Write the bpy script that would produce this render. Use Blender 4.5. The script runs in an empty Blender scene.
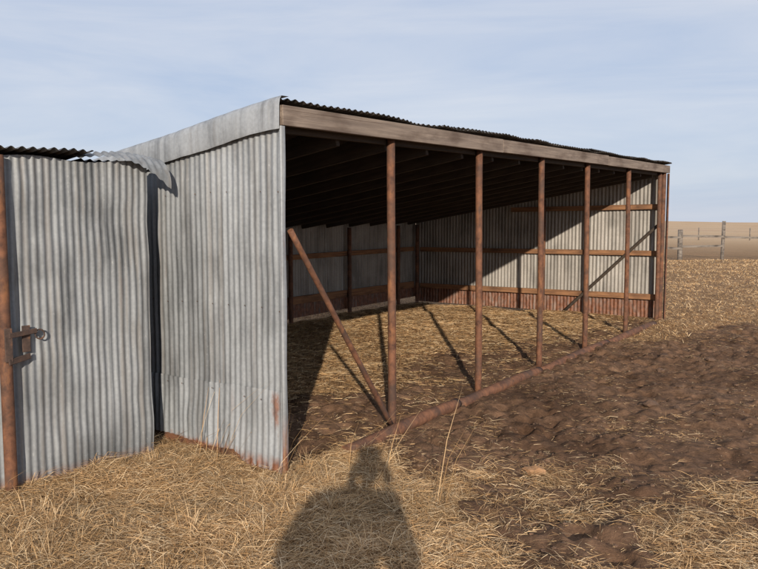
import bpy, math, random
import numpy as np
from mathutils import Vector, Matrix
random.seed(7); rng=np.random.default_rng(11)
SC=bpy.context.scene
COL=SC.collection

# ------------------------------------------------------------ helpers
def h2(ix,iy,seed):
    v=np.sin(ix*127.1+iy*311.7+seed*74.7)*43758.5453
    return v-np.floor(v)
def vn(x,y,seed=0):
    ix=np.floor(x);iy=np.floor(y);fx=x-ix;fy=y-iy
    fx=fx*fx*(3-2*fx);fy=fy*fy*(3-2*fy)
    a=h2(ix,iy,seed);b=h2(ix+1,iy,seed);c=h2(ix,iy+1,seed);d=h2(ix+1,iy+1,seed)
    return (a*(1-fx)+b*fx)*(1-fy)+(c*(1-fx)+d*fx)*fy
def fbm(x,y,o=4,seed=0):
    s=0;a=.5;t=0
    for i in range(o):
        s=s+a*vn(x*2**i+i*17.3,y*2**i+i*9.1,seed+i);t+=a;a*=.5
    return s/t
def cell(x,y,seed=0):
    """distance to nearest jittered point: blocky clods"""
    ix=np.floor(x);iy=np.floor(y);best=np.full_like(x,9.)
    for a in (-1,0,1):
        for b in (-1,0,1):
            cx=ix+a+h2(ix+a,iy+b,seed);cy=iy+b+h2(ix+a,iy+b,seed+7)
            best=np.minimum(best,(x-cx)**2+(y-cy)**2)
    return np.sqrt(best)
def sm(a,b,x):
    t=np.clip((x-a)/(b-a),0,1);return t*t*(3-2*t)

C0=np.array([-.628,4.921]); D=np.array([.567,.8237]); N=np.array([-.8237,.567])
L=9.0; DEP=4.57
def st(x,y):
    dx=x-C0[0];dy=y-C0[1]
    return dx*D[0]+dy*D[1], dx*N[0]+dy*N[1]
def W(s,t,z): 
    return Vector((C0[0]+D[0]*s+N[0]*t, C0[1]+D[1]*s+N[1]*t, z))

def straw_mask(x,y):
    s,t=st(x,y)
    n=fbm(x*.9,y*.9,4,3); n2=fbm(x*2.6,y*2.6,3,9)
    inside=(s>0)&(s<L)&(t>0)&(t<DEP)
    mi=np.clip(sm(.3,1.7,t+(n-.5)*2.2)*.85+.20+(n2-.5)*.7,0,1)
    edge=4.62+(n-.5)*2.0-np.clip(x-.2,0,3)*.10
    near=sm(.4,-.5,y-edge)
    near=near*np.where(x>.45,np.clip(.52+(n2-.5)*2.4,0,1),1)
    left=sm(.45,-.15,x+(n-.5)*1.0+ (y-5.2)*.25)*sm(6.6,5.3,y)
    far=sm(10.6,12.2,y+(n-.5)*3.0+np.clip(6-x,0,3)*.15)
    patch=sm(.60,.80,n2)*.30
    mo=np.maximum.reduce([near,left,far,patch])
    mo=np.where((s<0.05)&(t>-.4),1,mo)
    mo=np.where(y<3.0,.9,mo)
    return np.clip(np.where(inside,mi,mo),0,1)

def gh(x,y,m=None):
    if m is None: m=straw_mask(x,y)
    r=np.hypot(x,y)
    s,t=st(x,y)
    z=(fbm(x*.4,y*.4,2,21)-.5)*.10*sm(2,5,r)
    dirt=1-m
    fine=np.where(r<25,1,0)
    rd=1-np.abs(2*fbm(x*2.2,y*2.2,3,31)-1)
    wx=x+(fbm(x*5,y*5,2,141)-.5)*.15; wy=y+(fbm(x*5,y*5,2,151)-.5)*.15
    cl=np.maximum(0,.62-cell(wx*6.5,wy*6.5,161))
    pits=-np.maximum(0,.42-cell(wx*4.2,wy*4.2,171))*.16*sm(.35,.6,fbm(x*.8,y*.8,2,133))
    z=z+fine*(dirt*((fbm(x*3.3,y*3.3,3,41)-.5)*.09+(rd-.7)*.03+(fbm(x*14,y*14,3,51)-.5)*.040+cl*.060*sm(.4,.6,fbm(x*1.1,y*1.1,2,55))+pits)
              + m*((fbm(x*2.5,y*2.5,3,61)-.5)*.09+(fbm(x*10,y*10,2,71)-.5)*.03))
    z=z-.0115*np.maximum(0,r-14)
    z=z+sm(20,90,r)*(fbm(x*.03,y*.03,2,81)-.5)*.5
    z=z+sm(300,1500,r)*(fbm(x*.0016+3,y*.0022,3,91)-.30)*24
    return z
def gz(x,y): return float(gh(np.array([float(x)]),np.array([float(y)]))[0])

def nt(mat):
    mat.use_nodes=True; t=mat.node_tree; t.nodes.clear()
    o=t.nodes.new('ShaderNodeOutputMaterial'); b=t.nodes.new('ShaderNodeBsdfPrincipled')
    t.links.new(b.outputs[0],o.inputs[0]); return t,b
def noise(t,scale,detail=5,vec=None,rough=.55,dist=0):
    n=t.nodes.new('ShaderNodeTexNoise'); n.inputs['Scale'].default_value=scale
    n.inputs['Detail'].default_value=detail; n.inputs['Roughness'].default_value=rough
    n.inputs['Distortion'].default_value=dist
    if vec is not None: t.links.new(vec,n.inputs['Vector'])
    return n.outputs['Fac']
def mapping(t,scale,rot=(0,0,0)):
    tc=t.nodes.new('ShaderNodeTexCoord'); m=t.nodes.new('ShaderNodeMapping')
    m.inputs['Scale'].default_value=scale; m.inputs['Rotation'].default_value=rot
    t.links.new(tc.outputs['Object'],m.inputs['Vector']); return m.outputs[0]
def ramp(t,fac,stops):
    r=t.nodes.new('ShaderNodeValToRGB'); e=r.color_ramp.elements
    while len(e)>1: e.remove(e[-1])
    for i,(p,c) in enumerate(stops):
        if not isinstance(c,(tuple,list)): c=(c,c,c)
        if i==0: e[0].position=p; e[0].color=(*c[:3],1)
        else:
            q=e.new(p); q.color=(*c[:3],1)
    t.links.new(fac,r.inputs[0]); return r.outputs[0]
def mix(t,fac,a,b,mode='MIX'):
    m=t.nodes.new('ShaderNodeMix'); m.data_type='RGBA'; m.blend_type=mode
    for i,v in ((0,fac),(6,a),(7,b)):
        if isinstance(v,bpy.types.NodeSocket): t.links.new(v,m.inputs[i])
        elif i==0: m.inputs[0].default_value=v
        else: m.inputs[i].default_value=(*v,1)
    return m.outputs[2]
def mth(t,op,a,b=None,clamp=False):
    m=t.nodes.new('ShaderNodeMath'); m.operation=op; m.use_clamp=clamp
    for i,v in enumerate((a,b)):
        if v is None: continue
        if isinstance(v,bpy.types.NodeSocket): t.links.new(v,m.inputs[i])
        else: m.inputs[i].default_value=v
    return m.outputs[0]
def bump(t,b,h,s=.4,d=.01):
    n=t.nodes.new('ShaderNodeBump'); n.inputs['Strength'].default_value=s; n.inputs['Distance'].default_value=d
    t.links.new(h,n.inputs['Height']); t.links.new(n.outputs[0],b.inputs['Normal'])

def galv(name,lo=.30,hi=.46,rust_z=.0,rust_w=.12,rust_amt=.25,tint=(.95,1.0,1.05),metal=.25,stain=.35,along=None,off=0.,patch=None,rlo=.25):
    m=bpy.data.materials.new(name); t,b=nt(m)
    p=mapping(t,(1,1,1)); pv=mapping(t,(9,9,.6)); 
    n1=noise(t,1.9,6,p); n2=noise(t,1.6,5,pv); n3=noise(t,45,3,p)
    k=mth(t,'ADD',mth(t,'MULTIPLY',n1,.5),mth(t,'MULTIPLY',n2,.5))
    g=lambda v:(v*tint[0],v*tint[1],v*tint[2])
    c=ramp(t,k,[(.38,g(lo*.70)),(.5,g((lo+hi)/2)),(.60,g(hi))])
    c=mix(t,.4,c,ramp(t,n3,[(.3,.55),(.7,1.0)]),'MULTIPLY')
    if along is not None:
        vm=t.nodes.new('ShaderNodeVectorMath'); vm.operation='DOT_PRODUCT'; t.links.new(p,vm.inputs[0]); vm.inputs[1].default_value=(along[0],along[1],0)
        fl=mth(t,'FLOOR',mth(t,'MULTIPLY',mth(t,'ADD',vm.outputs['Value'],off),1/.66))
        wn=t.nodes.new('ShaderNodeTexWhiteNoise'); wn.noise_dimensions='1D'; t.links.new(fl,wn.inputs['W'])
        c=mix(t,1.0,c,ramp(t,wn.outputs['Value'],[(0.,(.82,.82,.81)),(1.,(1.08,1.08,1.08))]),'MULTIPLY')
    ds=ramp(t,noise(t,1.5,5,mapping(t,(14,14,.35)),.6),[(.50,0.),(.68,1.)])
    c=mix(t,mth(t,'MULTIPLY',ds,stain),c,(.17,.15,.13))
    w=ramp(t,noise(t,2.4,6,mapping(t,(5,5,1.2))),[(.58,0.),(.72,1.)])
    c=mix(t,mth(t,'MULTIPLY',w,.20),c,(.52,.54,.54))
    sc=ramp(t,noise(t,3.0,3,mapping(t,(24,24,6),(.3,.2,0)),.5,1.5),[(.68,0.),(.72,1.)])
    c=mix(t,mth(t,'MULTIPLY',sc,.22),c,(.58,.58,.56))
    geo=t.nodes.new('ShaderNodeSeparateXYZ'); t.links.new(p,geo.inputs[0])
    zf=mth(t,'MULTIPLY',mth(t,'SUBTRACT',rust_z+rust_w,geo.outputs[2]),1/max(rust_w,.01),True)
    rn=noise(t,5,5,mapping(t,(4,4,1)))
    r1=mth(t,'MULTIPLY',zf,ramp(t,rn,[(.36,rlo),(.52,1.)]))
    r2=mth(t,'MULTIPLY',ramp(t,noise(t,1.3,7,mapping(t,(6,6,1.0)),.7),[(.60,0.),(.70,1.)]),rust_amt)
    r=mth(t,'ADD',r1,r2,True)
    for (px,py,pz,rx,rz) in (patch or []):
        vs=t.nodes.new('ShaderNodeVectorMath'); vs.operation='SUBTRACT'; t.links.new(p,vs.inputs[0]); vs.inputs[1].default_value=(px,py,pz)
        vk=t.nodes.new('ShaderNodeVectorMath'); vk.operation='MULTIPLY'; t.links.new(vs.outputs[0],vk.inputs[0]); vk.inputs[1].default_value=(1/rx,1/rx,1/rz)
        vl=t.nodes.new('ShaderNodeVectorMath'); vl.operation='LENGTH'; t.links.new(vk.outputs[0],vl.inputs[0])
        q=mth(t,'SUBTRACT',mth(t,'ADD',1.15,mth(t,'MULTIPLY',mth(t,'SUBTRACT',noise(t,9,6,mapping(t,(2,2,1)),.75),.5),4.0)),vl.outputs['Value'])
        r=mth(t,'ADD',r,mth(t,'MULTIPLY',mth(t,'MULTIPLY',q,1.2,True),.85),True)
    rc=ramp(t,noise(t,20,4,p),[(.3,(.10,.040,.022)),(.7,(.25,.10,.05))])
    c=mix(t,r,c,rc)
    t.links.new(c,b.inputs['Base Color'])
    t.links.new(mth(t,'MULTIPLY',mth(t,'SUBTRACT',1.,r),metal),b.inputs['Metallic'])
    t.links.new(ramp(t,n2,[(.3,.50),(.7,.70)]),b.inputs['Roughness'])
    bump(t,b,n3,.15,.004)
    return m
def rustmat(name,a=(.060,.028,.018),c_=(.17,.080,.048),sc=14):
    m=bpy.data.materials.new(name); t,b=nt(m)
    p=mapping(t,(1,1,1)); n=noise(t,sc,6,p,.7); n2=noise(t,4,5,p)
    c=ramp(t,n,[(.34,a),(.64,c_)])
    c=mix(t,ramp(t,n2,[(.46,0.),(.62,.7)]),c,(.065,.040,.030))
    c=mix(t,ramp(t,noise(t,7,5,mapping(t,(1.3,1,.5)),.7),[(.55,0.),(.66,.6)]),c,(.27,.115,.045))
    t.links.new(c,b.inputs['Base Color']); b.inputs['Roughness'].default_value=.8
    bump(t,b,n,.5,.004); return m
def wood(name,a,c_,dark=(.03,.022,.017)):
    m=bpy.data.materials.new(name); t,b=nt(m)
    pv=mapping(t,(.9,22,22)); p=mapping(t,(1,3,3))
    n=noise(t,1.6,6,pv,.65,.6); n2=noise(t,2.5,4,p)
    c=ramp(t,n,[(.30,a),(.66,c_)])
    c=mix(t,ramp(t,n2,[(.48,0.),(.70,.75)]),c,dark)
    cr=ramp(t,noise(t,1.2,3,mapping(t,(.5,45,45))),[(.58,0.),(.66,.85)])
    c=mix(t,cr,c,dark)
    t.links.new(c,b.inputs['Base Color']); b.inputs['Roughness'].default_value=.85
    bump(t,b,n,.6,.005); return m

rp=W(-.02,.03,.42); rp3=W(-.02,.75,.02)
offN=-(C0[0]*N[0]+C0[1]*N[1])+.03
M_GALV=galv('galvanised_steel',.26,.37,0.,.10,.12,stain=.45,along=N,off=offN)
M_GALV2=galv('galvanised_steel_lower',.30,.40,.05,.06,.14,stain=.30,along=N,off=offN,patch=[(rp.x,rp.y,rp.z,.035,.15),(rp3.x,rp3.y,rp3.z,.5,.09)])
M_DOOR=galv('galvanised_steel_door',.20,.32,0.0,.10,.14,(.95,1.0,1.04),stain=.55)
M_IN=galv('galvanised_steel_inner',.25,.39,.28,.07,.22,(1.08,1.0,.90),metal=.12,stain=.65,along=N,rlo=.6)
M_FLASH=galv('flashing_steel',.32,.43,0.,.01,.03,stain=.25)
M_TRIM=galv('corner_trim_steel',.31,.41,.1,.3,.4,stain=.4)
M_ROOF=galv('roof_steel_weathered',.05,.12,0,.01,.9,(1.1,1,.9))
M_RUST=rustmat('rusty_pipe',(.062,.026,.015),(.20,.085,.043))
M_RUST2=rustmat('rusty_sill',(.078,.034,.019),(.23,.10,.05))
M_HEAD=wood('header_wood',(.145,.11,.088),(.30,.235,.185),(.08,.05,.035))
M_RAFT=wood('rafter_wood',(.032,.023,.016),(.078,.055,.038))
M_GIRT=wood('girt_wood',(.17,.08,.038),(.36,.18,.085),(.07,.035,.02))
M_FENCE=wood('fence_wood',(.12,.10,.085),(.28,.24,.20))

def parent(o,p): o.parent=p; return o
def empty(name,loc=(0,0,0)):
    e=bpy.data.objects.new(name,None); e.empty_display_size=.2; COL.objects.link(e); return e
def mesh_np(name,V,F,mat,smooth=False,col=None):
    me=bpy.data.meshes.new(name); V=np.asarray(V,dtype=np.float32)
    me.vertices.add(len(V)); me.vertices.foreach_set('co',V.ravel())
    lt=np.concatenate([f.ravel() for f in F]).astype(np.int32)
    sizes=np.concatenate([np.full(len(f),f.shape[1]) for f in F]).astype(np.int32)
    starts=np.concatenate([[0],np.cumsum(sizes)[:-1]]).astype(np.int32)
    me.loops.add(len(lt)); me.loops.foreach_set('vertex_index',lt)
    me.polygons.add(len(sizes)); me.polygons.foreach_set('loop_start',starts); me.polygons.foreach_set('loop_total',sizes)
    me.polygons.foreach_set('use_smooth',np.full(len(sizes),smooth))
    if col is not None:
        a=me.color_attributes.new('col','FLOAT_COLOR','POINT')
        c=np.ones((len(V),4),dtype=np.float32); c[:,:3]=col; a.data.foreach_set('color',c.ravel())
    me.update(calc_edges=True); me.validate()
    me.materials.append(mat); o=bpy.data.objects.new(name,me); COL.objects.link(o); return o
def gridfaces(nu,nv):
    i=np.arange(nu-1)[:,None]*nv+np.arange(nv-1)[None,:]
    i=i.ravel(); return np.stack([i,i+nv,i+nv+1,i+1],1)

def corr(name,P0,U,length,Vd,lo,hi,Nr,mat,par,rows=10,pitch=.050,amp=.0052,dent=.006,seed=0,edge_ragged=0):
    P0=np.array(P0);U=np.array(U);Vd=np.array(Vd);Nr=np.array(Nr)
    nu=int(length/pitch*8)+1
    u=np.linspace(0,length,nu); q=np.linspace(0,1,rows)
    l=np.array([lo(x) for x in u]);h=np.array([hi(x) for x in u])
    if edge_ragged: 
        l=l+edge_ragged*(vn(u*3,u*0,seed+5)-.5)*2 + edge_ragged*.8*(vn(np.floor(u/.65),u*0,seed+8)-.5)
    uu=np.repeat(u,rows); vv=(l[:,None]+(h-l)[:,None]*q[None,:]).ravel()
    off=amp*np.sin(2*np.pi*uu/pitch)+dent*(fbm(uu*1.3+seed*7,vv*1.6,3,seed)-.5)*2 + dent*.5*(vn(uu*7,vv*5,seed+2)-.5)
    off=off+.005*((np.floor(uu/.66))%2)
    V=P0[None]+U[None]*uu[:,None]+Vd[None]*vv[:,None]+Nr[None]*off[:,None]
    return parent(mesh_np(name,V,[gridfaces(nu,rows)],mat,True),par)

def box_local(lx,wy,hz,bev=.003):
    import bmesh
    bm=bmesh.new(); bmesh.ops.create_cube(bm,size=1)
    bmesh.ops.scale(bm,vec=(lx,wy,hz),verts=bm.verts)
    if bev: bmesh.ops.bevel(bm,geom=list(bm.edges),offset=bev,segments=1,affect='EDGES')
    return bm
def beam(name,p0,p1,w,h,mat,par,up=Vector((0,0,1)),bev=.003):
    p0=Vector(p0);p1=Vector(p1);d=p1-p0
    bm=box_local(d.length,w,h,bev); me=bpy.data.meshes.new(name); bm.to_mesh(me); bm.free()
    me.materials.append(mat); o=bpy.data.objects.new(name,me); COL.objects.link(o)
    x=d.normalized(); y=up.cross(x).normalized(); z=x.cross(y)
    m=Matrix((x,y,z)).transposed().to_4x4(); m.translation=(p0+p1)/2; o.matrix_world=m
    if par: o.parent=par
    return o
def pipe(name,p0,p1,r,mat,par,seg=20,wob=.0,rings=12):
    p0=Vector(p0);p1=Vector(p1);d=p1-p0; ln=d.length
    z=d.normalized(); a=Vector((1,0,0)) if abs(z.x)<.9 else Vector((0,1,0)); x=z.cross(a).normalized(); y=z.cross(x)
    V=[];
    for i in range(rings+1):
        q=i/rings; c=p0+d*q+ x*(wob*math.sin(q*5+ln))+y*(wob*math.cos(q*4+ln)-wob)
        for k in range(seg):
            an=2*math.pi*k/seg; V.append(c+x*(r*math.cos(an))+y*(r*math.sin(an)))
    F=[[i*seg+k,i*seg+(k+1)%seg,(i+1)*seg+(k+1)%seg,(i+1)*seg+k] for i in range(rings) for k in range(seg)]
    me=bpy.data.meshes.new(name); me.from_pydata([tuple(v) for v in V],[],F+[list(range(seg))[::-1],[rings*seg+k for k in range(seg)]])
    for pl in me.polygons: pl.use_smooth=len(pl.vertices)==4
    me.materials.append(mat); o=bpy.data.objects.new(name,me); COL.objects.link(o)
    if par: o.parent=par
    return o

# ------------------------------------------------------------ ground
def axis(a,b,step,lo,hi,g=1.13):
    c=list(np.arange(a,b+step/2,step)); s=step;x=c[-1]
    while x<hi: s*=g; x+=s; c.append(x)
    s=step;x=c[0];pre=[]
    while x>lo: s*=g; x-=s; pre.append(x)
    return np.array(pre[::-1]+c)
xs=axis(-3.6,6.5,.020,-3500,3500,1.12); ys=axis(2.9,13.5,.020,-3500,3500,1.12)
X,Y=np.meshgrid(xs,ys,indexing='ij'); X=X.ravel();Y=Y.ravel()
Mk=straw_mask(X,Y); Z=gh(X,Y,Mk)
gm=bpy.data.materials.new('ground_dirt_and_straw'); t,b=nt(gm)
at=t.nodes.new('ShaderNodeAttribute'); at.attribute_name='col'
sx=t.nodes.new('ShaderNodeSeparateColor'); t.links.new(at.outputs['Color'],sx.inputs[0]); mask=sx.outputs[0]
p=mapping(t,(1,1,1))
d1=noise(t,1.1,6,p,.6); d2=noise(t,13,7,p,.75)
dc=ramp(t,d1,[(.32,(.098,.053,.030)),(.68,(.225,.132,.080))])
dc=mix(t,.85,dc,ramp(t,d2,[(.32,.36),(.66,1.35)]),'MULTIPLY')
fib=[]
for i,(ang,sc) in enumerate(((.4,(70,6,6)),(1.9,(80,7,7)))):
    fib.append(noise(t,1,2,mapping(t,sc,(0,0,ang)),.5,.8))
fm=mth(t,'MAXIMUM',fib[0],fib[1])
sc_=ramp(t,fm,[(.48,(.13,.078,.04)),(.58,(.31,.19,.095)),(.70,(.52,.345,.18))])
big=noise(t,.35,5,p,.6)
sc_=mix(t,.7,sc_,ramp(t,big,[(.3,(.72,.66,.6)),(.7,(1.15,1.05,1.0))]),'MULTIPLY')
huge=noise(t,.012,5,p,.6)
farc=ramp(t,huge,[(.35,(.50,.33,.19)),(.55,(.58,.41,.25)),(.7,(.40,.23,.15))])
farm=sx.outputs[1]
sc_=mix(t,farm,sc_,farc)
fac=mth(t,'ADD',mask,mth(t,'MULTIPLY',mth(t,'SUBTRACT',d2,.5),1.1),True)
fac=ramp(t,fac,[(.35,0.),(.65,1.)])
c=mix(t,fac,dc,sc_)
t.links.new(c,b.inputs['Base Color']); b.inputs['Roughness'].default_value=.95
b.inputs['Specular IOR Level'].default_value=.15
bump(t,b,d2,.9,.035)
R=np.hypot(X,Y)
colr=np.stack([Mk,sm(25,110,R),np.zeros_like(Mk)],1)
mesh_np('ground',np.stack([X,Y,Z],1),[gridfaces(len(xs),len(ys))[:,::1]],gm,True,colr)

# ------------------------------------------------------------ straw / grass
am=bpy.data.materials.new('dry_straw'); t,b=nt(am)
at=t.nodes.new('ShaderNodeAttribute'); at.attribute_name='col'
t.links.new(at.outputs['Color'],b.inputs['Base Color']); b.inputs['Roughness'].default_value=.7
b.inputs['Specular IOR Level'].default_value=.2
PAL=np.array([(.57,.355,.165),(.67,.46,.25),(.43,.255,.115),(.72,.54,.33),(.30,.18,.09),(.53,.355,.19)])
def blades(name,x,y,ln,wd,az,pitch,bend,z0=None,dark=1.0,lift=0.0):
    n=len(x)
    z=gh(x,y) if z0 is None else z0
    z=z+rng.random(n)*lift
    dx=np.cos(az);dy=np.sin(az)
    sx_,sy_=-dy,dx
    p0=np.stack([x,y,z],1)
    def pt(q,pi):
        return np.stack([dx*np.cos(pi)*ln*q,dy*np.cos(pi)*ln*q,np.sin(pi)*ln*q],1)
    mid=p0+pt(.5,pitch); tip=mid+pt(.5,pitch-bend)
    ro=rng.uniform(-1,1,n)
    side=np.stack([sx_*np.cos(ro),sy_*np.cos(ro),np.sin(ro)],1)*wd[:,None]*.5
    V=np.stack([p0-side,p0+side,mid-side*.9,mid+side*.9,tip],1).reshape(-1,3)
    i=np.arange(n)*5
    q=np.stack([i,i+1,i+3,i+2],1); tr=np.stack([i+2,i+3,i+4],1)
    pch=.70+.56*fbm(x*1.4,y*1.4,3,171)[:,None]
    cc=PAL[rng.integers(0,len(PAL),n)]*rng.uniform(.72,1.15,(n,1))*dark*pch
    return V,q,tr,np.repeat(cc,5,0)
def join_blades(name,parts,mat=am):
    Vs=[];Q=[];T=[];Cc=[];o=0
    for V,q,tr,c in parts:
        Vs.append(V);Q.append(q+o);T.append(tr+o);Cc.append(c);o+=len(V)
    return mesh_np(name,np.concatenate(Vs),[np.concatenate(Q),np.concatenate(T)],mat,False,np.concatenate(Cc))
def outside(x,y):
    s,t_=st(x,y); return ~((s>0)&(s<L)&(t_>0)&(t_<DEP))
def scat(n,x0,x1,y0,y1,f):
    x=rng.uniform(x0,x1,n);y=rng.uniform(y0,y1,n); k=rng.random(n)<f(x,y); return x[k],y[k]
parts=[]
x,y=scat(360000,-3.2,3.6,2.9,6.4,lambda x,y:straw_mask(x,y)**1.7*outside(x,y)*np.where(x>.5,.7,1))
n=len(x); 
parts.append(blades('',x,y,rng.uniform(.025,.15,n),rng.uniform(.0013,.0033,n),rng.uniform(0,6.28,n),rng.normal(.08,.18,n),rng.uniform(0,.5,n),lift=.03))
cx,cy=scat(1000,-3.1,3.4,2.9,6.0,lambda x,y:(straw_mask(x,y)>.6)*outside(x,y)*np.where(x<.4,1,.2)*.8)
k=rng.integers(12,44,len(cx)); x=np.repeat(cx,k)+rng.normal(0,.035,k.sum()); y=np.repeat(cy,k)+rng.normal(0,.035,k.sum())
n=len(x); caz=np.repeat(rng.uniform(0,6.28,len(cx)),k); cl=np.repeat(rng.uniform(.10,.30,len(cx)),k)
parts.append(blades('',x,y,cl*rng.uniform(.5,1.1,n),rng.uniform(.0016,.0034,n),caz+rng.normal(0,.6,n),rng.uniform(.15,1.0,n),rng.uniform(.3,1.3,n)))
u=rng.uniform(-.2,1,3500); 
x=-.60-1.0*u*1.05+rng.normal(0,.05,3500)-.10; y=4.86+.62*u+rng.normal(0,.07,3500)-.13
k=outside(x,y)&(st(x,y)[0]<-.02); x=x[k];y=y[k];n=len(x)
parts.append(blades('',x,y,rng.uniform(.06,.18,n),rng.uniform(.002,.0035,n),rng.uniform(0,6.28,n),rng.uniform(.0,.6,n),rng.uniform(.2,1.2,n)))
for (a,b2) in ((-1.05,5.08),(-1.1,5.1),(-1.2,5.1),(-.2,4.75),(.0,4.7),(.35,4.3),(-.6,4.5)):
    n=6; parts.append(blades('',a+rng.normal(0,.03,n),b2+rng.normal(0,.03,n),rng.uniform(.35,.8,n),rng.uniform(.003,.005,n),rng.normal(.5,.7,n),rng.uniform(.9,1.35,n),rng.uniform(.1,.7,n)))
join_blades('dry_grass',parts)
parts=[]
x,y=scat(230000,-4.6,4.6,5,15,lambda x,y:(~outside(x,y))*straw_mask(x,y)**1.4)
n=len(x)
parts.append(blades('',x,y,rng.uniform(.03,.13,n),rng.uniform(.003,.006,n),rng.uniform(0,6.28,n),rng.normal(.05,.1,n),rng.uniform(0,.3,n),lift=.014,dark=1.02))
x,y=scat(200000,-1.5,8,3,13,lambda x,y:(.10+.20*straw_mask(x,y)+.40*(fbm(x*1.7,y*1.7,3,77)>.56)))
n=len(x)
parts.append(blades('',x,y,rng.uniform(.01,.07,n),rng.uniform(.0015,.0032,n),rng.uniform(0,6.28,n),rng.normal(.02,.08,n),rng.uniform(0,.2,n),lift=.006,dark=.85))
join_blades('loose_straw',parts)
parts=[]
x,y=scat(150000,2.5,24,9.5,34,lambda x,y:(straw_mask(x,y)>.5)*outside(x,y)*(x<y*.62+1)*np.clip(14/y,0,1))
n=len(x);r=np.hypot(x,y)/12
parts.append(blades('',x,y,rng.uniform(.03,.12,n),rng.uniform(.003,.006,n)*r,rng.uniform(0,6.28,n),rng.uniform(.0,.9,n),rng.uniform(.2,1.2,n),dark=1.1))
join_blades('field_grass',parts)

# ------------------------------------------------------------ clods
import bmesh
bm=bmesh.new(); bmesh.ops.create_icosphere(bm,subdivisions=2,radius=1); bv=np.array([v.co[:] for v in bm.verts]); bf=np.array([[v.index for v in f.verts] for f in bm.faces]); bm.free()
x,y=scat(12000,-1,8,3.2,12.5,lambda x,y:(1-straw_mask(x,y))*.4*(.15+.85*(fbm(x*1.2,y*1.2,3,55)>.52)))
sz=rng.uniform(.004,.014,len(x))*np.where(rng.random(len(x))<.04,2.0,1)
big=[(2.32,6.55,.055),(2.5,6.45,.045),(3.3,8.9,.06),(3.0,8.2,.04),(3.7,8.6,.045),(2.9,7.4,.035),(1.02,4.98,.058)]
x=np.concatenate([x,[b_[0] for b_ in big]]);y=np.concatenate([y,[b_[1] for b_ in big]]);sz=np.concatenate([sz,[b_[2] for b_ in big]])
n=len(x); z=gh(x,y)+sz*.15; z[-1]+=.02
sc3=np.stack([rng.uniform(.8,1.4,n),rng.uniform(.7,1.2,n),rng.uniform(.45,.8,n)],1)*sz[:,None]
an=rng.uniform(0,6.28,n)
vv=bv[None]*(1+rng.uniform(-.22,.22,(n,len(bv),1)))*sc3[:,None,:]
ca,sa=np.cos(an)[:,None],np.sin(an)[:,None]
vx=vv[:,:,0]*ca-vv[:,:,1]*sa; vy=vv[:,:,0]*sa+vv[:,:,1]*ca
V=np.stack([vx+x[:,None],vy+y[:,None],vv[:,:,2]+z[:,None]],2).reshape(-1,3)
F=(bf[None]+(np.arange(n)*len(bv))[:,None,None]).reshape(-1,3)
cc=np.array([.155,.090,.055])*rng.uniform(.6,1.25,(n,1)); cc[-1]=(.36,.20,.10)
cm=bpy.data.materials.new('dirt_clod'); t,b=nt(cm)
at=t.nodes.new('ShaderNodeAttribute'); at.attribute_name='col'; n_=noise(t,60,4,mapping(t,(1,1,1)))
t.links.new(mix(t,.7,at.outputs['Color'],ramp(t,n_,[(.3,.5),(.7,1.2)]),'MULTIPLY'),b.inputs['Base Color']); b.inputs['Roughness'].default_value=.95
bump(t,b,n_,.5,.01)
mesh_np('dirt_clods',V,[F],cm,False,np.repeat(cc,len(bv),0))

# ------------------------------------------------------------ main shed
shed=empty('open_front_livestock_shed')
def zt(s): return 2.335+.012*s
SL=.168
D3=np.array([D[0],D[1],.012]);D3/=np.linalg.norm(D3)
N3=np.array([N[0],N[1],0.]); UZ=np.array([0,0,1.])
def P(s,t_,z): return np.array(W(s,t_,z))
OUT=-np.array([D[0],D[1],0])
corr('end_wall_sheet',P(-.01,-.03,0),N3,DEP+.05,UZ,lambda u:.50,lambda u:2.31-SL*u,OUT,M_GALV,shed,rows=22,dent=.013,seed=3)
corr('end_wall_lower_sheet',P(-.026,-.035,0),N3,DEP+.05,UZ,lambda u:.0+.09*float(sm(.3,.45,np.array(u)))+.012*math.sin(u*7),lambda u:.53-.01*u+.004*math.sin(u*6),OUT,M_GALV2,shed,rows=12,dent=.024,seed=5)
corr('far_end_wall_sheet',P(L+.05,-.02,0),N3,DEP+.06,UZ,lambda u:.02,lambda u:zt(L)-.02-SL*u,OUT,M_IN,shed,rows=12,dent=.010,seed=8,pitch=.062,amp=.0068)
corr('back_wall_sheet',P(0,DEP+.04,0),D3,L+.05,UZ,lambda u:.0,lambda u:zt(0)-.02-SL*DEP,N3,M_IN,shed,rows=10,dent=.010,seed=9,pitch=.062,amp=.0068)
V3=np.array([N[0],N[1],-SL]);V3/=np.linalg.norm(V3); R3=np.cross(D3,V3)
if R3[2]<0:R3=-R3
corr('roof_sheets',P(-.03,0,zt(0)+.022),D3,L+.16,V3,lambda u:-.055,lambda u:DEP+.15,R3,M_ROOF,shed,rows=16,dent=.016,pitch=.068,amp=.008,seed=12,edge_ragged=.028)
corr('roof_edge_patch',P(2.2,0,zt(2.2)+.034),D3,6.4,V3,lambda u:-.03,lambda u:.9,R3,M_ROOF,shed,rows=8,dent=.012,pitch=.068,amp=.008,seed=17,edge_ragged=.02)
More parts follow.
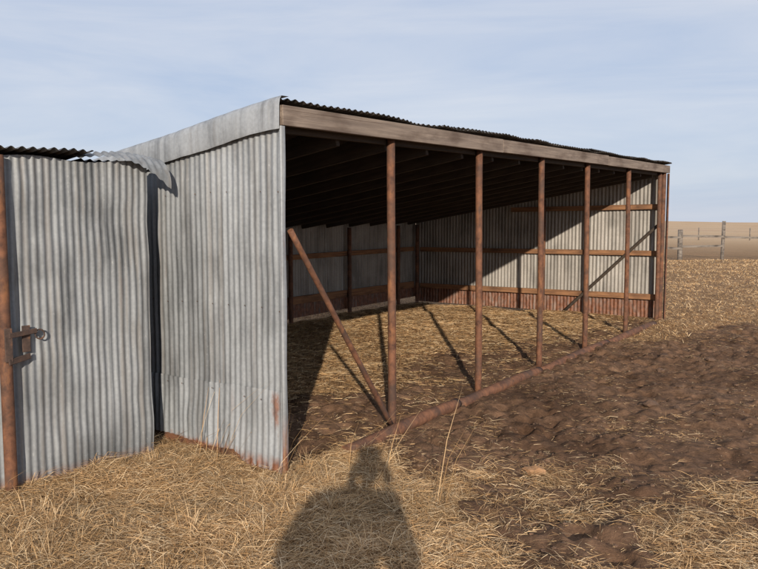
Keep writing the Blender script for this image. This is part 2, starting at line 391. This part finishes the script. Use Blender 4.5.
def flash():
    prof=[(-.035,-.165),(-.04,-.15),(-.042,-.02),(-.036,.012),(-.02,.034),(.05,.036)]
    V=[];n=60
    for i in range(n):
        tt=-.05+(DEP+.15)*i/(n-1); z=zt(0)+.012-SL*tt
        for j,(a,dz) in enumerate(prof):
            wv=.014*float(vn(np.array([tt*2.5]),np.array([j*.4]),4)[0])+.003*math.sin(tt*40)+(.006 if (tt%1.9)<.9 else 0)
            w=W(a-wv,tt,z+dz+(.010*math.sin(tt*3.1)+.006*math.sin(tt*8) if j<2 else .003*math.sin(tt*5))); V.append(tuple(w))
    o=mesh_np('rake_flashing',V,[gridfaces(n,len(prof))],M_FLASH,True); o.parent=shed
flash()
for i,(a,b_) in enumerate(((-.015,3.1),(3.105,6.15),(6.155,L+.12))):
    beam('header_board_%d'%(i+1),W(a,-.035,zt(a)-.064),W(b_,-.035,zt(b_)-.064+(.006 if i==1 else 0)),.038,.125-.005*i,M_HEAD,shed)
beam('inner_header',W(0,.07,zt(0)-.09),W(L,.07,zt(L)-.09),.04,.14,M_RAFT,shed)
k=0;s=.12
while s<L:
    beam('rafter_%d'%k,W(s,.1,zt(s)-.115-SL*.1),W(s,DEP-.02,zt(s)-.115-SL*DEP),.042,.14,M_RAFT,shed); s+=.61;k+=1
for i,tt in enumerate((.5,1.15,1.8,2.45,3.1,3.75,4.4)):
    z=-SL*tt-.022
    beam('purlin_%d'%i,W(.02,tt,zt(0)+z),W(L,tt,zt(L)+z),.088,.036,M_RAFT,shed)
PS=[1.30,2.76,4.19,5.61,7.24,8.83]
for i,s in enumerate(PS):
    q=W(s,.02,0); pipe('front_post_%d'%(i+1),(q.x,q.y,-.1),tuple(W(s+random.uniform(-.014,.014),.02,zt(s)-.10)),.032,M_RUST,shed,wob=.005)
pipe('corner_post',tuple(W(.05,.06,-.1)),tuple(W(.05,.06,zt(0)-.17)),.033,M_RUST,shed)
V=[];n=24
for i in range(n):
    z=.01+(zt(0)-.14)*i/(n-1); wv=.004*math.sin(z*7)
    for (a,tt) in ((-.030,-.034),(-.034,-.044),(-.028,-.052),(.000+wv,-.054),(.006+wv,-.050)): V.append(tuple(W(a,tt,z)))
mesh_np('corner_trim',V,[gridfaces(n,5)],M_TRIM,True).parent=shed
pipe('far_corner_post',tuple(W(L-.02,.0,-.1)),tuple(W(L-.02,.0,zt(L)-.13)),.036,M_RUST,shed)
beam('corner_board',W(L+.07,-.045,.0),W(L+.07,-.045,zt(L)-.13),.06,.02,M_RUST,shed,up=Vector((1,0,0)))
segs=[.58,2.2,4.0,6.2,8.4]
for i in range(4):
    a=W(segs[i],-.07,0);b_=W(segs[i+1],-.07,0)
    pipe('sill_pipe_%d'%(i+1),(a.x,a.y,.004+.008*(i%2)),(b_.x,b_.y,.008+.008*((i+1)%2)),.052,M_RUST2,shed,rings=16,wob=.010)
pipe('near_brace',tuple(W(.07,-.03,1.56)),tuple(W(1.24,-.03,.03)),.020,M_RUST,shed)
pipe('far_brace',tuple(W(L-.08,.06,1.50)),tuple(W(L-.10,1.55,.05)),.024,M_RAFT,shed)
for i,s in enumerate((.8,2.3,3.8,5.3,6.8,8.3)):
    pipe('back_post_%d'%(i+1),tuple(W(s,DEP-.05,-.1)),tuple(W(s,DEP-.05,zt(s)-.19-SL*DEP)),.035,M_RUST,shed)
pipe('back_corner_post',tuple(W(L-.06,DEP-.06,-.1)),tuple(W(L-.06,DEP-.06,zt(L)-.19-SL*DEP)),.035,M_RUST,shed)
pipe('end_post',tuple(W(L-.09,1.95,-.1)),tuple(W(L-.09,1.95,zt(L)-.2-SL*1.95)),.035,M_RUST,shed)
beam('far_girt_top',W(L+.0,.05,1.80),W(L+.0,2.6,1.76),.038,.08,M_GIRT,shed)
beam('far_girt_mid',W(L+.0,.05,1.06),W(L+.0,DEP-.1,1.02),.038,.08,M_GIRT,shed)
beam('far_girt_low',W(L+.0,.05,.36),W(L+.0,DEP-.1,.33),.038,.09,M_GIRT,shed)
beam('back_girt_mid',W(.1,DEP-.0,1.0),W(L-.1,DEP-.0,1.03),.038,.08,M_GIRT,shed)
beam('back_girt_low',W(.1,DEP-.0,.34),W(L-.1,DEP-.0,.35),.038,.12,M_GIRT,shed)
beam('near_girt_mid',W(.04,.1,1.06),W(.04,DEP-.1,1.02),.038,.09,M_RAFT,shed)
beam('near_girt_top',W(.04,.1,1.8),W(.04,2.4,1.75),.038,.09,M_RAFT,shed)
beam('bottom_channel',W(-.004,.1,.05),W(-.004,DEP,.05),.02,.14,M_RUST2,shed)
V=[];F=[]
def nail(c,nrm,r=.005):
    nrm=Vector(nrm).normalized(); a=nrm.cross(Vector((0,0,1))).normalized(); b_=nrm.cross(a); o=len(V)
    for k in range(6): V.append(tuple(Vector(c)+a*(r*math.cos(k*1.047))+b_*(r*math.sin(k*1.047))))
    V.append(tuple(Vector(c)+nrm*.004))
    for k in range(6): F.append((o+k,o+(k+1)%6,o+6))
for zz in (.48,1.06,1.8):
    for i in range(30):
        if random.random()<.2: continue
        u=.0125+.05*3*i
        if zz>2.2-SL*u: continue
        nail(W(-.027 if zz>.5 else -.046,-.03+u,zz+random.uniform(-.012,.012)),(-D[0],-D[1],0))
mm=rustmat('nail_rust',(.05,.03,.02),(.1,.06,.04)); me=bpy.data.meshes.new('nails'); me.from_pydata(V,[],F); me.materials.append(mm)
o=bpy.data.objects.new('nails',me); COL.objects.link(o); o.parent=shed

# ------------------------------------------------------------ tin lean-to with door
lean=empty('tin_lean_to')
E=np.array([.667,.745,0.]); E/=np.linalg.norm(E); Mi=np.array([-E[1],E[0],0.]); Q0=np.array([-1.56,5.275,0.])
def Lp(a,b_,z):
    return Vector(tuple(Q0-E*a+Mi*b_+np.array([0,0,z])))
corr('door_sheet',np.array(Lp(.96,0,0)),E,.96,UZ,lambda u:.03-.04*(.95-u)+.006*math.sin(u*13),lambda u:2.0+.012*math.sin(u*9),-Mi,M_DOOR,lean,rows=26,dent=.034,seed=23,pitch=.046)
corr('front_wall_sheet',np.array(Lp(3.2,.03,0)),E,2.22,UZ,lambda u:.0,lambda u:2.0,-Mi,M_DOOR,lean,rows=8,dent=.01,seed=25)
corr('side_wall_sheet',np.array(Lp(3.2,.03,0)),Mi,2.2,UZ,lambda u:.0,lambda u:1.98-.1*u,-E,M_DOOR,lean,rows=8,dent=.01,seed=26)
corr('back_wall_sheet_lean',np.array(Lp(3.2,2.2,0)),E,3.1,UZ,lambda u:.0,lambda u:1.76,Mi,M_DOOR,lean,rows=8,dent=.01,seed=27)
sl=np.array([Mi[0],Mi[1],-.1]);sl/=np.linalg.norm(sl)
corr('roof_sheets_lean',np.array(Lp(3.3,0,2.035)),E,2.88,sl,lambda u:-.10,lambda u:2.35,np.cross(E,sl),M_ROOF,lean,rows=10,amp=.009,pitch=.062,dent=.015,seed=29,edge_ragged=.012)
corr('roof_sheets_lean_b',np.array(Lp(.46,0,2.015)),E,.38,sl,lambda u:.03,lambda u:2.3,np.cross(E,sl),M_ROOF,lean,rows=10,amp=.009,pitch=.062,dent=.01,seed=31)
nu,nv=60,12;V=[]
for i in range(nu):
    q=i/(nu-1); a=.50-.60*q
    for j in range(nv):
        w=j/(nv-1); droop=(.012+.12*q**1.6)
        ang=w*(.5+1.5*q)
        bb=-.02-.13*math.sin(ang)*(.35+.65*q)+.05*(1-w)
        zz=2.03+.035*math.sin(q*3.1)+.008*math.sin(2*math.pi*(a)/.055)*(1-.3*w)-droop*(1-math.cos(ang))*1.0-.02*w
        V.append(tuple(Lp(a,bb,zz)))
mesh_np('curled_sheet',V,[gridfaces(nu,nv)],M_DOOR,True).parent=lean
for i,zz in enumerate((.3,1.05,1.85)):
    beam('door_rail_%d'%(i+1),Lp(.93,.055,zz),Lp(.03,.055,zz),.038,.09,M_RAFT,lean)
pipe('gate_post',tuple(Lp(.99,-.045,-.1)),tuple(Lp(.99,-.045,2.0)),.036,M_RUST,lean,wob=.003)
beam('door_top_rail',Lp(3.1,.07,1.95),Lp(.0,.07,1.95),.04,.08,M_RAFT,lean)
M_HASP=rustmat('hasp_metal',(.03,.02,.016),(.10,.06,.045))
beam('hasp_plate',Lp(.86,-.038,.84),Lp(.86,-.038,1.0),.05,.008,M_HASP,lean,up=Vector(tuple(-Mi)))
beam('hasp_bar',Lp(.985,-.095,.955),Lp(.80,-.050,.965),.012,.03,M_HASP,lean)
beam('hasp_keeper',Lp(.985,-.09,.80),Lp(.985,-.09,1.0),.045,.01,M_HASP,lean,up=Vector(tuple(-Mi)))
beam('hasp_lower_bar',Lp(.99,-.095,.80),Lp(.84,-.040,.815),.012,.035,M_HASP,lean)
bpy.ops.mesh.primitive_torus_add(major_radius=.028,minor_radius=.005,location=tuple(Lp(.78,-.045,.94)),rotation=(math.radians(80),0,math.radians(48)))
o=bpy.context.object;o.name='hasp_ring';o.data.materials.append(M_HASP);o.parent=lean

# ------------------------------------------------------------ wooden fence
fence=empty('wooden_fence')
pts=[];x=5.0
while x<44:
    y=35.0+.06*(x-15)+random.uniform(-.1,.1); pts.append((x+random.uniform(-.15,.15),y)); x+=2.1
for i,(a,b_) in enumerate(pts):
    g=gz(a,b_); hh=random.uniform(1.25,1.5)+(.25 if i%4==1 else 0)
    pipe('fence_post_%d'%i,(a,b_,g-.2),(a+random.uniform(-.06,.06),b_,g+hh),random.uniform(.07,.11),M_FENCE,fence,seg=9,rings=3)
    if i:
        a0,b0=pts[i-1];g0=gz(a0,b0)
        for z in ((.55,1.05) if i%3 else (.95,)):
            beam('rail_%d'%i,(a0,b0-.1,g0+z+random.uniform(-.07,.07)),(a,b_-.1,g+z+random.uniform(-.07,.07)),.04,.10,M_FENCE,fence)
fence2=empty('wire_fence')
for i in range(30):
    a=10+i*5.5;b_=75+i*.8; g=gz(a,b_); pipe('line_post_%d'%i,(a,b_,g-.2),(a,b_,g+1.25),.06,M_FENCE,fence2,seg=6,rings=2)
for z in (.5,.85,1.15):
    for i in range(29):
        a=10+i*5.5;b_=75+i*.8; pipe('wire_%d'%i,(a,b_,gz(a,b_)+z),(a+5.5,b_+.8,gz(a+5.5,b_+.8)+z),.006,M_FENCE,fence2,seg=4,rings=1)

# ------------------------------------------------------------ photographer (stands behind the lens; throws the long shadow)
ph=empty('photographer')
def flat(name,c,r=.8):
    m=bpy.data.materials.new(name);t,b=nt(m); n_=noise(t,30,4,mapping(t,(1,1,1)))
    t.links.new(mix(t,.5,c,ramp(t,n_,[(.3,.6),(.7,1.1)]),'MULTIPLY'),b.inputs['Base Color']); b.inputs['Roughness'].default_value=r; return m
MJ=flat('jacket_cloth',(.09,.10,.13));MJe=flat('denim',(.05,.07,.12));MS=flat('skin',(.48,.28,.20),.5);MB=flat('boot_leather',(.06,.04,.03),.6);MCap=flat('cap_cloth',(.05,.05,.05));MC=flat('camera_plastic',(.02,.02,.02),.4)
def skin(name,verts,edges,rad,mat,sub=2):
    me=bpy.data.meshes.new(name); me.from_pydata(verts,edges,[]); me.materials.append(mat)
    o=bpy.data.objects.new(name,me); COL.objects.link(o); o.parent=ph
    sk=o.modifiers.new('skin','SKIN')
    for i,r in enumerate(rad):
        me.skin_vertices[0].data[i].radius=(r,r) if not isinstance(r,tuple) else r
    me.skin_vertices[0].data[0].use_root=True
    sk.use_smooth_shade=True
    s=o.modifiers.new('sub','SUBSURF'); s.levels=sub; s.render_levels=sub; return o
hx=.01;bx=-.13
# elbows are tucked against the body, one continuous coat
skin('jacket',[(bx-.05,-.34,.80),(bx-.03,-.34,1.05),(bx,-.34,1.28),(bx+.04,-.33,1.42),(hx,-.30,1.52),
  (bx-.15,-.33,1.43),(bx-.27,-.24,1.18),(hx-.10,-.12,1.47),(bx+.23,-.33,1.42),(bx+.31,-.22,1.18),(hx+.10,-.12,1.50)],
  [(0,1),(1,2),(2,3),(3,4),(3,5),(5,6),(6,7),(3,8),(8,9),(9,10)],
  [(.27,.19),(.28,.19),(.29,.19),(.21,.15),.075,.11,.10,.05,.11,.095,.05],MJ)
skin('trousers',[(bx-.02,-.34,.88),(bx-.12,-.34,.80),(bx-.14,-.31,.48),(bx-.15,-.34,.10),(bx+.08,-.34,.80),(bx+.12,-.30,.48),(bx+.14,-.33,.10)],
  [(0,1),(1,2),(2,3),(0,4),(4,5),(5,6)],[(.16,.13),.11,.075,.06,.11,.075,.06],MJe)
for nm,xx in (('boot_left',bx-.15),('boot_right',bx+.14)):
    skin(nm,[(xx,-.34,.14),(xx,-.35,.05),(xx,-.23,.045),(xx,-.14,.04)],[(0,1),(1,2),(2,3)],[.055,.055,.05,.04],MB)
skin('head',[(hx,-.27,1.54),(hx,-.265,1.62),(hx,-.265,1.70),(hx,-.17,1.625)],[(0,1),(1,2),(1,3)],[.07,(.085,.095),(.078,.09),.02],MS)
skin('ears',[(hx-.085,-.27,1.64),(hx,-.27,1.64),(hx+.085,-.27,1.64)],[(0,1),(1,2)],[.02,.03,.02],MS)
skin('cap',[(hx,-.28,1.71),(hx,-.275,1.745),(hx,-.16,1.715)],[(0,1),(0,2)],[(.095,.10),(.07,.08),(.07,.012)],MCap)
for nm,sg in (('hand_left',-1),('hand_right',1)):
    wx=(hx-.11) if sg<0 else hx+.11; wz=1.48+(.0 if sg<0 else .02)
    vs=[(wx,-.12,wz),(wx+.0,-.11,wz+.06),(wx,-.10,wz+.10)];ed=[(0,1),(1,2)];rd=[.03,(.035,.02),(.03,.018)]
    for f in range(4):
        o=len(vs); zz=wz+.085+.02*f
        vs+=[(wx-sg*.015,-.065,zz),(wx-sg*.045,-.055,zz+.002),(wx-sg*(.06-.004*f),-.075,zz+.002)]; ed+=[(2,o),(o,o+1),(o+1,o+2)]; rd+=[.009,.008,.007]
    o=len(vs); vs+=[(wx-sg*.03,-.13,wz+.08),(wx-sg*.05,-.13,wz+.11)]; ed+=[(1,o),(o,o+1)]; rd+=[.011,.009]
    skin(nm,vs,ed,rd,MS)
beam('compact_camera',(-.075,-.095,1.645),(.075,-.095,1.645),.03,.085,MC,ph,bev=.006)
pipe('camera_lens',(0,-.08,1.65),(0,-.03,1.65),.026,MC,ph)

# ------------------------------------------------------------ light & sky
EL=math.radians(17.4); AZ=math.radians(-0.8)
sd=bpy.data.lights.new('sun','SUN'); sd.energy=4.7; sd.angle=math.radians(.53); sd.color=(1,.89,.75)
so=bpy.data.objects.new('sun',sd); COL.objects.link(so)
tr=Vector((math.sin(AZ)*math.cos(EL),math.cos(AZ)*math.cos(EL),-math.sin(EL)))
so.rotation_euler=tr.to_track_quat('-Z','Y').to_euler(); so.location=(0,-20,10)
w=bpy.data.worlds.new('World'); SC.world=w; w.use_nodes=True; t=w.node_tree; t.nodes.clear()
out=t.nodes.new('ShaderNodeOutputWorld'); bg=t.nodes.new('ShaderNodeBackground'); t.links.new(bg.outputs[0],out.inputs[0])
sky=t.nodes.new('ShaderNodeTexSky'); sky.sky_type='NISHITA'; sky.sun_disc=False; sky.sun_elevation=EL; sky.sun_rotation=math.pi+AZ
sky.altitude=600; sky.air_density=1.0; sky.dust_density=1.0; sky.ozone_density=1.5
tc=t.nodes.new('ShaderNodeTexCoord'); mp=t.nodes.new('ShaderNodeMapping'); mp.inputs['Scale'].default_value=(1.0,1.0,6.5); mp.inputs['Rotation'].default_value=(0,.10,.3)
t.links.new(tc.outputs['Generated'],mp.inputs['Vector'])
n1=noise(t,1.9,8,mp.outputs[0],.58,.5)
cc_=ramp(t,n1,[(.36,(5.0,5.9,7.7)),(.66,(6.9,7.3,8.3))])
c=mix(t,.86,sky.outputs[0],cc_)
t.links.new(c,bg.inputs[0]); bg.inputs[1].default_value=.1

# ------------------------------------------------------------ camera
cd=bpy.data.cameras.new('camera'); cd.sensor_width=36; cd.lens=36*780/758; cd.clip_start=.02; cd.clip_end=8000
co=bpy.data.objects.new('camera',cd); COL.objects.link(co); co.location=(0,0,1.65); co.rotation_euler=(math.radians(90-5.02),0,0)
SC.camera=co
SC.view_settings.view_transform='Standard'; SC.view_settings.look='None'; SC.view_settings.exposure=0
